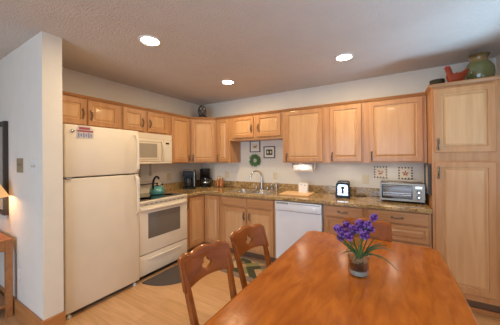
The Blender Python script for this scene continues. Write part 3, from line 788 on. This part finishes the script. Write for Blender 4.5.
# toaster
t = thing('toaster', 'black and chrome two-slice toaster with a side lever on the worktop', 'toaster', (2.605, -.22, CT), .12)
def rounded(w0, w1, h, z0, r=.03, n=6):
    pts = [(-w0/2, z0), (w0/2, z0)]
    for k in range(n+1):
        a = PI/2*k/n; pts.append((w1/2-r+r*math.cos(a), h-r+r*math.sin(a)))
    for k in range(n+1):
        a = PI/2+PI/2*k/n; pts.append((-w1/2+r+r*math.cos(a), h-r+r*math.sin(a)))
    return pts
bm = nb(); prism(bm, rounded(.158, .145, .185, .012), -.12, .12, 'xz'); obj('shell', bm, 'chrome', t, smooth=True)
for y0, y1, n_ in ((-.138, -.1205, 'front_cap'), (.1205, .138, 'rear_cap')):
    bm = nb(); prism(bm, rounded(.170, .156, .192, .010), y0, y1, 'xz'); cap = obj(n_, bm, 'black_plastic', t, smooth=True)
    if n_ == 'front_cap':
        bm = nb(); prism(bm, rounded(.125, .112, .165, .035, .02), -.1405, -.1383, 'xz'); fp = obj('front_panel', bm, 'chrome', cap, smooth=True)
        bm = nb(); box(bm, -.010, .010, -.150, -.1408, .06, .145, .002); box(bm, -.020, .020, -.160, -.150, .118, .138, .003); obj('lever', bm, 'black_plastic', cap)
for s in (-.03, .03):
    bm = nb(); box(bm, s-.014, s+.014, -.095, .095, .1853, .188); obj('slot', bm, 'black_plastic', t)
obj('base', B(-.082, .082, -.134, .134, 0, .0115), 'black_plastic', t)
bm = nb(); pts = [(0, 0, .008), (.05, .01, .005), (.09, -.02, .005), (.12, .0, .012), (.14, .03, .006), (.165, .0, .005), (.19, .02, .012), (.15, .045, .006), (.10, .03, .005), (.07, .06, .005)]
tube(bm, pts, .0045, 6); cr = obj('power_cord', bm, 'black_plastic', t, smooth=True); cr.location = (.085, .03, 0)

# toaster oven
t = thing('toaster_oven', 'stainless steel toaster oven with a glass door and two knobs', 'toaster oven', (3.232, -.245, CT), -.02)
w2, d2 = .205, .15
bm = nb(); box(bm, -w2, w2, -d2+.012, d2, .022, .215, .006); obj('oven_case', bm, 'brushed_steel', t, smooth=True)
bm = nb()
box(bm, -w2, w2, -d2-.002, -d2+.0115, .022, .045, .002); box(bm, -w2, w2, -d2-.002, -d2+.0115, .195, .215, .002)
box(bm, -w2, -w2+.016, -d2-.002, -d2+.0115, .0455, .1945); box(bm, w2-.105, w2, -d2-.002, -d2+.0115, .0455, .1945); fpn = obj('front_frame', bm, 'brushed_steel', t)
gd = obj('glass_door', B(-w2+.017, w2-.106, -d2-.001, -d2+.009, .047, .193), 'black_glass', t)
bm = nb(); box(bm, -w2+.03, w2-.12, -d2-.0030, -d2-.0012, .065, .165); obj('interior_view', bm, 'oven_glass', gd)
bm = nb(); tube(bm, [(-w2+.03, -d2-.003, .182), (-w2+.03, -d2-.024, .182), (w2-.12, -d2-.024, .182), (w2-.12, -d2-.003, .182)], .006, 8); obj('door_handle', bm, 'steel', gd, smooth=True)
bm = nb()
for zz in (.085, .105): box(bm, -w2+.03, w2-.12, -d2-.0046, -d2-.0031, zz, zz+.003)
obj('rack_line', bm, 'steel', gd)
for zz in (.072, .125):
    bm = nb(); lathe(bm, [(.021, 0), (.020, .016), (.015, .019)], 0, 0, 20); bm.transform(Matrix.Translation((w2-.052, -d2-.0025, zz)) @ Matrix.Rotation(PI/2, 4, 'X')); kn = obj('knob', bm, 'black_plastic', t, smooth=True)
    bm = nb(); lathe(bm, [(.013, .0192), (.012, .022)], 0, 0, 16); bm.transform(Matrix.Translation((w2-.052, -d2-.0025, zz)) @ Matrix.Rotation(PI/2, 4, 'X')); obj('knob_face', bm, 'chrome', kn, smooth=True)
bm = nb(); box(bm, w2-.082, w2-.022, -d2-.0035, -d2-.0022, .160, .186); obj('control_label', bm, 'steel', t)
for sx in (-w2+.025, w2-.025):
    for sy in (-d2+.035, d2-.03): obj('foot', B(sx-.012, sx+.012, sy-.012, sy+.012, 0, .0215), 'black_plastic', t)

# coffee makers
t = thing('coffee_maker', 'boxy black coffee maker with a silver top edge, nearer the stove', 'coffee maker', (.182, -.492, CT), PI/4-.12)
obj('base', B(-.095, .095, -.13, .12, 0, .03, .006), 'black_plastic', t)
obj('water_tank', B(-.095, .095, .02, .12, .0305, .30, .008), 'black_plastic', t)
obj('brew_head', B(-.095, .095, -.12, .0195, .215, .305, .010), 'black_plastic', t)
obj('lid_trim', B(-.09, .09, -.115, .11, .3055, .320, .005), 'brushed_steel', t)
bm = nb(); box(bm, .080, .0955, -.124, -.1205, .04, .29, .001); obj('side_panel', bm, 'brushed_steel', t)
bm = nb(); lathe(bm, [(.04, .0305), (.048, .05), (.052, .12), (.045, .16), (.047, .18)], -.015, -.055, 20); obj('mug', bm, 'black_glass', t, smooth=True)

t = thing('coffee_maker', 'black drip coffee maker with a round glass carafe in the corner', 'coffee maker', (.262, -.195, CT), PI/4)
obj('base', B(-.09, .09, -.12, .10, 0, .028, .008), 'black_plastic', t)
obj('water_tank', B(-.085, .085, .045, .10, .0285, .30, .01), 'black_plastic', t)
bm = nb(); lathe(bm, [(.055, .185), (.085, .22), (.092, .29), (.092, .318), (.08, .325)], 0, -.02, 26, sy=1.0)
obj('filter_basket', bm, 'black_plastic', t, smooth=True)
bm = nb(); lathe(bm, [(.060, .030), (.078, .05), (.082, .09), (.07, .13), (.052, .152), (.055, .16)], 0, -.03, 26); ca = obj('carafe', bm, 'black_glass', t, smooth=True)
bm = nb(); lathe(bm, [(.056, .1605), (.056, .172), (.03, .178)], 0, -.03, 22); obj('carafe_lid', bm, 'black_plastic', ca, smooth=True)
bm = nb(); tube(bm, [(.055, -.05, .155), (.10, -.07, .155), (.125, -.08, .12), (.115, -.075, .07), (.085, -.055, .055)], .008, 8); obj('carafe_handle', bm, 'black_plastic', ca, smooth=True)
bm = nb(); lathe(bm, [(.0825, .074), (.084, .08), (.084, .088), (.082, .094)], 0, -.03, 26, cap0=False, cap1=False); obj('carafe_band', bm, 'chrome', ca, smooth=True)
bm = nb(); lathe(bm, [(.07, .0282), (.07, .0295)], 0, -.03, 26); obj('warming_plate', bm, 'steel', t)

# spice rack of little cork-topped bottles
t = thing('cruet_set', 'small cluster of amber bottles in a wire stand beside the corner', 'bottle set', (.555, -.15, CT), .3)
for k, (xx, yy, hh) in enumerate(((-.030, -.02, .175), (.032, -.025, .155), (-.005, .03, .19), (.04, .03, .165))):
    bm = nb(); lathe(bm, [(.022, .010), (.024, .03), (.024, hh*.6), (.012, hh*.78), (.011, hh*.9)], xx, yy, 14); bo = obj('bottle', bm, 'cruet_glass', t, smooth=True)
    bm = nb(); lathe(bm, [(.012, hh*.9+.0003), (.013, hh), (.009, hh+.012)], xx, yy, 12); obj('cork', bm, 'cork', bo, smooth=True)
obj('tray', B(-.062, .072, -.055, .062, 0, .0095, .004), 'figurine_dark', t)

# kettle
t = thing('kettle', 'turquoise enamel kettle with a black handle on the cooktop', 'kettle', (.325, -1.262, .9272), PI*.62)
bm = nb(); lathe(bm, [(.075, .0), (.094, .008), (.102, .035), (.098, .065), (.078, .095), (.05, .112), (.036, .117)], 0, 0, 32); kb = obj('kettle_body', bm, 'teal', t, smooth=True)
bm = nb(); lathe(bm, [(.037, .1172), (.03, .124), (.010, .128), (.008, .138), (.016, .146), (.012, .156), (.002, .158)], 0, 0, 20); obj('lid', bm, 'black_plastic', t, smooth=True)
bm = nb(); tube(bm, [(.085, 0, .055), (.115, 0, .085), (.135, 0, .115)], [.02, .015, .011], 12); sp = obj('spout', bm, 'teal', t, smooth=True)
bm = nb(); tube(bm, [(.128, 0, .108), (.142, 0, .130)], .014, 10); obj('spout_cap', bm, 'black_plastic', sp, smooth=True)
bm = nb(); pts = []
for k in range(13):
    a = math.radians(205-k*13.5); pts.append((-.012+.088*math.cos(a), 0, .130+.115*math.sin(a)))
tube(bm, pts, [.008]+[.014]*11+[.010], 10); obj('handle', bm, 'black_plastic', t, smooth=True)

# ------------------------------------------------------------------ on top of the cabinets
TOP = ZT+.0125
t = thing('figurine', 'dark patterned ornament with a pale face on the corner wall cabinet', 'ornament', (.315, -.315, 2.0875))
bm = nb(); lathe(bm, [(.065, 0), (.095, .012), (.098, .05), (.075, .068), (.05, .07)], 0, 0, 22); obj('base', bm, 'figurine_dark', t, smooth=True)
bm = nb(); lathe(bm, [(.045, .0705), (.068, .10), (.078, .15), (.07, .20), (.05, .24), (.03, .258), (.012, .265)], 0, 0, 22); bd = obj('figure_body', bm, 'figurine_dark', t, smooth=True)
bm = nb()
for a, z, r in ((-.35, .19, .024), (-1.15, .19, .024), (-.75, .14, .020), (.1, .13, .015), (-1.6, .13, .015), (-.75, .225, .013), (-.2, .10, .011), (-1.3, .10, .011)):
    sphere(bm, (.068*math.cos(a), .068*math.sin(a), z), r, 10, 8, sx=.6, sy=.6)
obj('pale_markings', bm, 'figurine_pale', bd, smooth=True)

PTOP = 2.0835
# jar
bm = nb(); prof = [(.062, 0), (.080, .008), (.104, .055), (.116, .12), (.112, .175), (.088, .222), (.066, .246), (.062, .262), (.070, .285), (.084, .300), (.082, .308), (.070, .303), (.058, .28), (.05, .25)]
lathe(bm, prof, 0, 0, 40); tag(obj('crock_jar', bm, 'glazed_jar', smooth=True), 'green glazed pottery jar with a tan neck on top of the pantry', 'jar', loc=(3.872, -.33, PTOP))
# rooster
t = thing('rooster_figurine', 'rust-red ceramic rooster figurine on the pantry beside the green jar', 'figurine', (3.672, -.46, PTOP))
bm = nb()
sk_ = [((-.045, 0, .05), .035), ((.0, 0, .085), .050), ((.04, 0, .10), .04), ]
rings = []
path = [(-.058, .202, .010), (-.056, .192, .020), (-.050, .175, .024), (-.043, .145, .022), (-.038, .115, .034), (-.018, .088, .056), (.015, .085, .058), (.040, .098, .046), (.060, .118, .028), (.078, .138, .018), (.094, .160, .010)]
for i, (x, z, r) in enumerate(path):
    p = Vector((x, 0, z)); q0 = Vector((path[max(i-1, 0)][0], 0, path[max(i-1, 0)][1])); q1 = Vector((path[min(i+1, len(path)-1)][0], 0, path[min(i+1, len(path)-1)][1]))
    d = (q1-q0).normalized(); a = Vector((0, 1, 0)); b = d.cross(a)
    rings.append([p+(a*math.cos(2*PI*k/14)*r*.8+b*math.sin(2*PI*k/14)*r) for k in range(14)])
ring_stack(bm, rings); obj('rooster_body', bm, 'rooster_red', t, smooth=True)
bm = nb(); lathe(bm, [(.035, 0), (.036, .008), (.012, .02), (.012, .045)], -.002, 0, 18); obj('base', bm, 'rooster_red', t, smooth=True)
bm = nb(); prism(bm, [(-.083, .185), (-.06, .180), (-.035, .195), (-.038, .213), (-.045, .206), (-.051, .220), (-.058, .209), (-.066, .219), (-.072, .205), (-.078, .205)], -.005, .005); prism(bm, [(-.075, .182), (-.066, .180), (-.064, .160), (-.072, .158)], -.005, .005); obj('comb', bm, 'comb_red', t)
bm = nb(); prism(bm, [(-.075, .187), (-.094, .183), (-.075, .178)], -.004, .004); obj('beak', bm, 'cork', t)
# dark basket
bm = nb(); lathe(bm, [(.050, 0), (.060, .03), (.064, .085), (.063, .118), (.056, .116), (.045, .05)], 0, 0, 20, sx=1.0)
tag(obj('basket', bm, 'basket_dark', smooth=True), 'small dark low basket at the left end of the pantry top', 'basket', loc=(3.550, -.345, PTOP))

# ------------------------------------------------------------------ mats
bm = nb(); pts = [(0, -.40), (0, .40)]
for k in range(1, 24):
    a = PI/2-PI*k/24; pts.append((.42*math.cos(a), .40*math.sin(a)))
prism(bm, pts, 0.001, .011, 'xy'); tag(obj('kitchen_mat', bm, 'dark_mat', bevel=.003), 'dark brown half-round mat on the floor in front of the stove', 'mat', loc=(.675, -1.35, 0))
bm = nb(); box(bm, -RUG[0]/2, RUG[0]/2, -RUG[1]/2, RUG[1]/2, .001, .010, .003)
tag(obj('rug', bm, 'rug_patchwork'), 'patchwork rug in brown, green and tan before the sink cabinet', 'rug', loc=(1.70, -.85, 0), rotz=-.1)

# ------------------------------------------------------------------ dining table
TX0, TX1, TY0, TY1 = 2.468, 3.425, -2.98, -1.27
tcx, tcy = (TX0+TX1)/2, (TY0+TY1)/2
tb = thing('dining_table', 'large glossy reddish-brown wooden dining table in the foreground', 'table', (tcx, tcy, 0))
w2, h2 = (TX1-TX0)/2, (TY1-TY0)/2
def rrect(w2, h2, r, n=6):
    pts = []
    for cx_, cy_, a0 in ((w2-r, h2-r, 0), (-w2+r, h2-r, 90), (-w2+r, -h2+r, 180), (w2-r, -h2+r, 270)):
        for k in range(n+1):
            a = math.radians(a0+90*k/n); pts.append((cx_+r*math.cos(a), cy_+r*math.sin(a)))
    return pts
bm = nb(); rings = []
for ins, z in ((.014, .718), (.004, .722), (0, .730), (0, .738), (.004, .745), (.012, .7495), (.020, .750)):
    rings.append([(x, y, z) for x, y in rrect(w2-ins, h2-ins, .07-ins*.5)])
ring_stack(bm, rings); obj('tabletop', bm, 'table_wood', tb, smooth=True)
bm = nb()
for a in ((-w2+.07, w2-.07, -h2+.07, -h2+.09), (-w2+.07, w2-.07, h2-.09, h2-.07), (-w2+.07, -w2+.09, -h2+.09, h2-.09), (w2-.09, w2-.07, -h2+.09, h2-.09)): box(bm, a[0], a[1], a[2], a[3], .63, .7175)
obj('apron', bm, 'chair_wood', tb)
for sx in (-1, 1):
    for sy in (-1, 1):
        bm = nb(); x, y = sx*(w2-.115), sy*(h2-.115)
        lathe(bm, [(.022, 0), (.026, .05), (.022, .08), (.030, .25), (.036, .45), (.026, .50), (.036, .53), (.036, .7175)], x, y, 16); obj('leg', bm, 'chair_wood', tb, smooth=True)

# ------------------------------------------------------------------ chairs
def crest_mesh():
    """backrest board outline with a heart-shaped hole (local x width, y up), via a filled 2D curve"""
    cu = bpy.data.curves.new('crest', 'CURVE'); cu.dimensions = '2D'; cu.fill_mode = 'BOTH'; cu.extrude = .010; cu.bevel_depth = .003; cu.bevel_resolution = 1
    def spl(pts):
        s = cu.splines.new('POLY'); s.points.add(len(pts)-1); s.use_cyclic_u = True
        for p, q in zip(s.points, pts): p.co = (q[0], q[1], 0, 1)
    hw = .183; out = []
    N = 14
    for k in range(N+1):       # bottom, arched
        x = -hw+2*hw*k/N; out.append((x, .0+.030*(1-(x/hw)**2)))
    M_ = 42
    for k in range(M_+1):      # scalloped top, right to left
        x = hw-2*hw*k/M_; u = abs(x)/hw
        if u > .88: z = .158+.014*math.sqrt(max(0, 1-((u-.88)/.12)**2))
        elif u > .48: z = .172-.005*(.88-u)/.40+.010*math.sin((.88-u)/.40*PI)**.8
        else: z = .167+.022*math.cos(u/.48*PI/2)**.8
        out.append((x, z))
    spl(out)
    hole = []
    for cx_, cy_, a0, a1 in ((.023, .084, -60, 95), (0, .114, -10, 190), (-.023, .084, 85, 240)):
        for k in range(7):
            a = math.radians(a0+(a1-a0)*k/6); hole.append((cx_+.021*math.cos(a), cy_+.021*math.sin(a)))
    hole.append((0, .046))
    spl(hole)
    o = bpy.data.objects.new('tmp', cu); COL.objects.link(o)
    bpy.context.view_layer.update()
    me = bpy.data.meshes.new_from_object(o.evaluated_get(bpy.context.evaluated_depsgraph_get()))
    bpy.data.objects.remove(o); bm = nb(); bm.from_mesh(me); bpy.data.meshes.remove(me)
    bmesh.ops.triangulate(bm, faces=bm.faces)
    bmesh.ops.subdivide_edges(bm, edges=[e for e in bm.edges if e.calc_length() > .07], cuts=2)
    bmesh.ops.triangulate(bm, faces=bm.faces)
    return bm
# local frame: chair faces +X, origin on the floor under the seat centre
LEAN = math.atan2(.145, .32)
def back_pt(z): # x of the back posts at height z
    return -.19-(z-.45)*.33 if z > .45 else -.19-(.45-z)*.10
def make_chair(label):
    t = thing('dining_chair', label, 'chair', group='dining chairs')
    bm = nb(); rings = []
    for ins, z in ((.006, .428), (0, .434), (0, .445), (.010, .452), (.03, .450)):
        rings.append([(x, y, z) for x, y in rrect(.205-ins, .20-ins, .05)])
    ring_stack(bm, rings); obj('seat', bm, 'chair_wood', t, smooth=True)
    bm = crest_mesh()
    for v in bm.verts:
        y, h, th = v.co.x, v.co.y, v.co.z
        bow = .022*((y/.183)**2)                       # slightly curved round the sitter
        z = .708+h*.92; v.co = Vector((back_pt(z)-.004+bow+th, y, z-th*.35))
    obj('backrest', bm, 'chair_wood', t, smooth=True)
    for s in (-1, 1):
        bm = nb(); rings = []
        for z, a, b in ((0, .016, .014), (.2, .019, .017), (.45, .021, .019), (.70, .017, .017), (.845, .014, .016), (.862, .010, .012), (.868, .005, .006)):
            x = back_pt(z); y = s*(.118+.058*max(.2, z)); x += .012 if z > .6 else 0
            rings.append([(x+a*cx_, y+b*cy_, z) for cx_, cy_ in ((1, .6), (.6, 1), (-.6, 1), (-1, .6), (-1, -.6), (-.6, -1), (.6, -1), (1, -.6))])
        ring_stack(bm, rings); obj('leg', bm, 'chair_wood', t, smooth=True, label='rear leg rising into the back post')
        bm = nb(); tube(bm, [(.185, s*.175, 0), (.178, s*.168, .22), (.17, s*.16, .43)], [.014, .019, .021], 12); obj('leg', bm, 'chair_wood', t, smooth=True)
        bm = nb(); tube(bm, [(.176, s*.166, .20), (-.210, s*.156, .20)], .010, 10); obj('stretcher', bm, 'chair_wood', t, smooth=True)
    bm = nb(); box(bm, -.17, .165, -.155, .155, .385, .4275, .004); obj('seat_frame', bm, 'chair_wood', t)
    return t
def copy_tree(o, label):
    c = o.copy(); COL.objects.link(c); c['label'] = label
    for ch in o.children:
        d = ch.copy(); COL.objects.link(d); d.parent = c
        for g2 in ch.children: e = g2.copy(); COL.objects.link(e); e.parent = d
    return c
A = make_chair('reddish-brown wooden chair with heart cutout, nearest the viewer beside the table')
A.location = (2.467, -2.395, 0); A.rotation_euler = (0, 0, -.16)
Bc = copy_tree(A, 'reddish-brown wooden chair with heart cutout, farther along the table side near the sink'); Bc.location = (2.486, -1.935, 0); Bc.rotation_euler = (0, 0, -.17)
Cc = copy_tree(A, 'reddish-brown wooden chair at the far end of the table behind the flowers'); Cc.location = (2.975, -1.495, 0); Cc.rotation_euler = (0, 0, -PI/2+.1)

# ------------------------------------------------------------------ flowers in a glass
VX, VY = 2.964, -1.965
VS = 1.2
vs_ = thing('flower_vase', 'small clear glass vase filled with dark soil and pale sand, on the dining table', 'vase', (VX, VY, .7505))
bm = nb(); lathe(bm, [(.036, 0), (.044, .003), (.047, .03), (.044, .085), (.049, .108), (.0465, .108), (.0415, .084), (.044, .030), (.042, .008), (.001, .006)], 0, 0, 32, cap0=True, cap1=False); obj('glass', bm, 'clear_glass', vs_, smooth=True)
bm = nb(); lathe(bm, [(.041, .0085), (.0430, .022), (.0430, .032), (.001, .036)], 0, 0, 26); obj('sand_layer', bm, 'sand_blue', vs_, smooth=True)
bm = nb(); lathe(bm, [(.0425, .0365), (.0425, .052), (.0410, .074), (.001, .077)], 0, 0, 26); obj('soil', bm, 'soil', vs_, smooth=True)
bm = nb(); rr = random.Random(5)
for k in range(46):
    a = rr.random()*2*PI; r = .034*math.sqrt(rr.random()); sphere(bm, (r*math.cos(a), r*math.sin(a), .076+rr.random()*.010), .0075, 8, 6)
obj('pebbles', bm, 'pebble', vs_, smooth=True)

vs_.scale = (VS, VS, 1.0)
fl = thing('artificial_flowers', 'bunch of purple flowers with long thin green leaves in the glass vase', 'flowers', (VX, VY, .846))
def pix(u, v, dd=0):
    d = (_f2 + _r3*(u-250)/F_PX - _u3*(v-158.05)/F_PX)
    tt = (VY+dd-CAM.y)/d.y; p = CAM+d*tt
    return p-Vector((VX, VY, .846))
heads = [(337.5, 228.5, .01, .018), (344, 233, -.03, .019), (347, 225, .03, .017), (341, 237, 0, .016), (354, 230, .04, .018), (360.5, 224.5, 0, .022), (365, 228, .03, .018), (364.5, 235, -.03, .019), (371, 229, .03, .014), (349, 236, -.05, .018), (340, 229, -.05, .015), (368, 224, -.02, .014), (352, 228, -.04, .014), (374, 217.5, .02, .016), (357, 229, -.02, .016)]
rr = random.Random(11)
for (u, v, dd, R) in heads:
    R *= 1.12
    c = pix(u, v, dd)
    bm = nb()
    base = Vector((rr.uniform(-.015, .015), rr.uniform(-.015, .015), 0))
    mid = base*.5+c*.5+Vector((0, 0, -.0))+(c-base).cross(Vector((0, 1, 0)))*.06
    tube(bm, [base, base*.7+mid*.3+Vector((0, 0, .005)), mid, c], .0022, 6)
    st = obj('stem', bm, 'leaf_green', fl, smooth=True)
    bm = nb()
    for k in range(46):
        z = 1-2*(k+.5)/46; ph = k*2.39996; rad = math.sqrt(1-z*z)
        d = Vector((rad*math.cos(ph), rad*math.sin(ph), z)); cc = c+d*R*rr.uniform(.85, 1.35)
        q = d.to_track_quat('Z', 'Y').to_matrix().to_4x4()
        s5 = R*.42
        ctr = bm.verts.new(cc-d*R*.45)
        ring_ = [bm.verts.new(cc+(q @ Vector((s5*(1 if j % 2 == 0 else .45)*math.cos(j*PI/5), s5*(1 if j % 2 == 0 else .45)*math.sin(j*PI/5), .0)))) for j in range(10)]
        for j in range(10):
            f = bm.faces.new((ctr, ring_[j], ring_[(j+1) % 10])); f.material_index = (k*7 % 5) // 3 if k % 3 else 1
    sphere(bm, c, R*.72, 10, 8)
    obj('flower_head', bm, ['purple', 'purple_light'], fl)
def leaf(tip, base, lift, wid=.005):
    bm = nb(); N = 10; ca = base.lerp(tip, .5)+Vector((0, 0, lift)); rows = []
    for k in range(N+1):
        s = k/N; p = base*(1-s)**2+ca*2*s*(1-s)+tip*s*s
        d = ((ca-base)*(1-s)+(tip-ca)*s).normalized(); sd = d.cross(Vector((.5, -.86, .3))).normalized(); wv = wid*(math.sin(PI*min(1, s*.9+.12))**.7)*.9+.0004
        nn = d.cross(sd)*.0006
        rows.append([p-sd*wv-nn, p+nn*2, p+sd*wv-nn, p-nn*2])
    ring_stack(bm, rows); obj('leaf', bm, 'leaf_dark', fl, smooth=True)
for (u, v, dd, lift) in ((332, 233, -.03, .035), (335, 238, .05, .03), (340.5, 254.5, -.05, .055), (346, 250, .02, .05), (384, 243, .02, .04), (394, 252, -.02, .075), (398, 271, -.06, .085), (388, 246, .06, .05), (370, 233, -.04, .02), (377, 236, -.02, .02), (352, 236, -.05, .01), (362, 232, .05, .01), (366, 228, .04, .0), (349, 240, .06, .02), (382, 260, .05, .06)):
    leaf(pix(u, v, dd), Vector((rr.uniform(-.02, .02), rr.uniform(-.02, .02), 0)), lift, .0040)

# ------------------------------------------------------------------ side table and lamp at the left edge
t = thing('side_table', 'small brown wooden side table against the white partition', 'table', (-.175, -2.865, 0))
obj('tabletop', B(-.35, .35, -.18, .18, .680, .705, .003), 'side_wood', t)
bm = nb()
for a in ((-.33, .33, -.165, -.145), (-.33, .33, .145, .165), (-.33, -.31, -.145, .145), (.31, .33, -.145, .145)): box(bm, a[0], a[1], a[2], a[3], .60, .6795)
obj('apron', bm, 'side_wood', t)
obj('shelf', B(-.335, .335, -.165, .165, .10, .125, .003), 'side_wood', t)
for sx in (-1, 1):
    for sy in (-1, 1): obj('leg', B(sx*.3225-.0225, sx*.3225+.0225, sy*.155-.0225, sy*.155+.0225, 0, .6798, .002), 'side_wood', t)
t = thing('table_lamp', 'table lamp with a warm glowing cone shade on the side table', 'lamp', (.012, -2.802, .7055))
bm = nb(); lathe(bm, [(.06, 0), (.062, .012), (.02, .025), (.012, .06), (.03, .12), (.035, .17), (.014, .22), (.008, .27), (.008, .414)], 0, 0, 22); obj('lamp_base', bm, 'figurine_dark', t, smooth=True)
bm = nb(); lathe(bm, [(.130, .375), (.055, .52), (.053, .518), (.127, .375)], 0, 0, 32, cap0=False, cap1=False); obj('lamp_shade', bm, 'shade_fabric', t, smooth=True)
bm = nb(); sphere(bm, (0, 0, .44), .025, 14, 10); obj('bulb', bm, 'puck_emit', t, smooth=True)
ld = bpy.data.lights.new('bulb_light', 'POINT'); ld.energy = 3.5; ld.color = (1, .60, .28); ld.shadow_soft_size = .03
lo = bpy.data.objects.new('bulb_light', ld); COL.objects.link(lo); lo.parent = t; lo.location = (0, 0, .40)
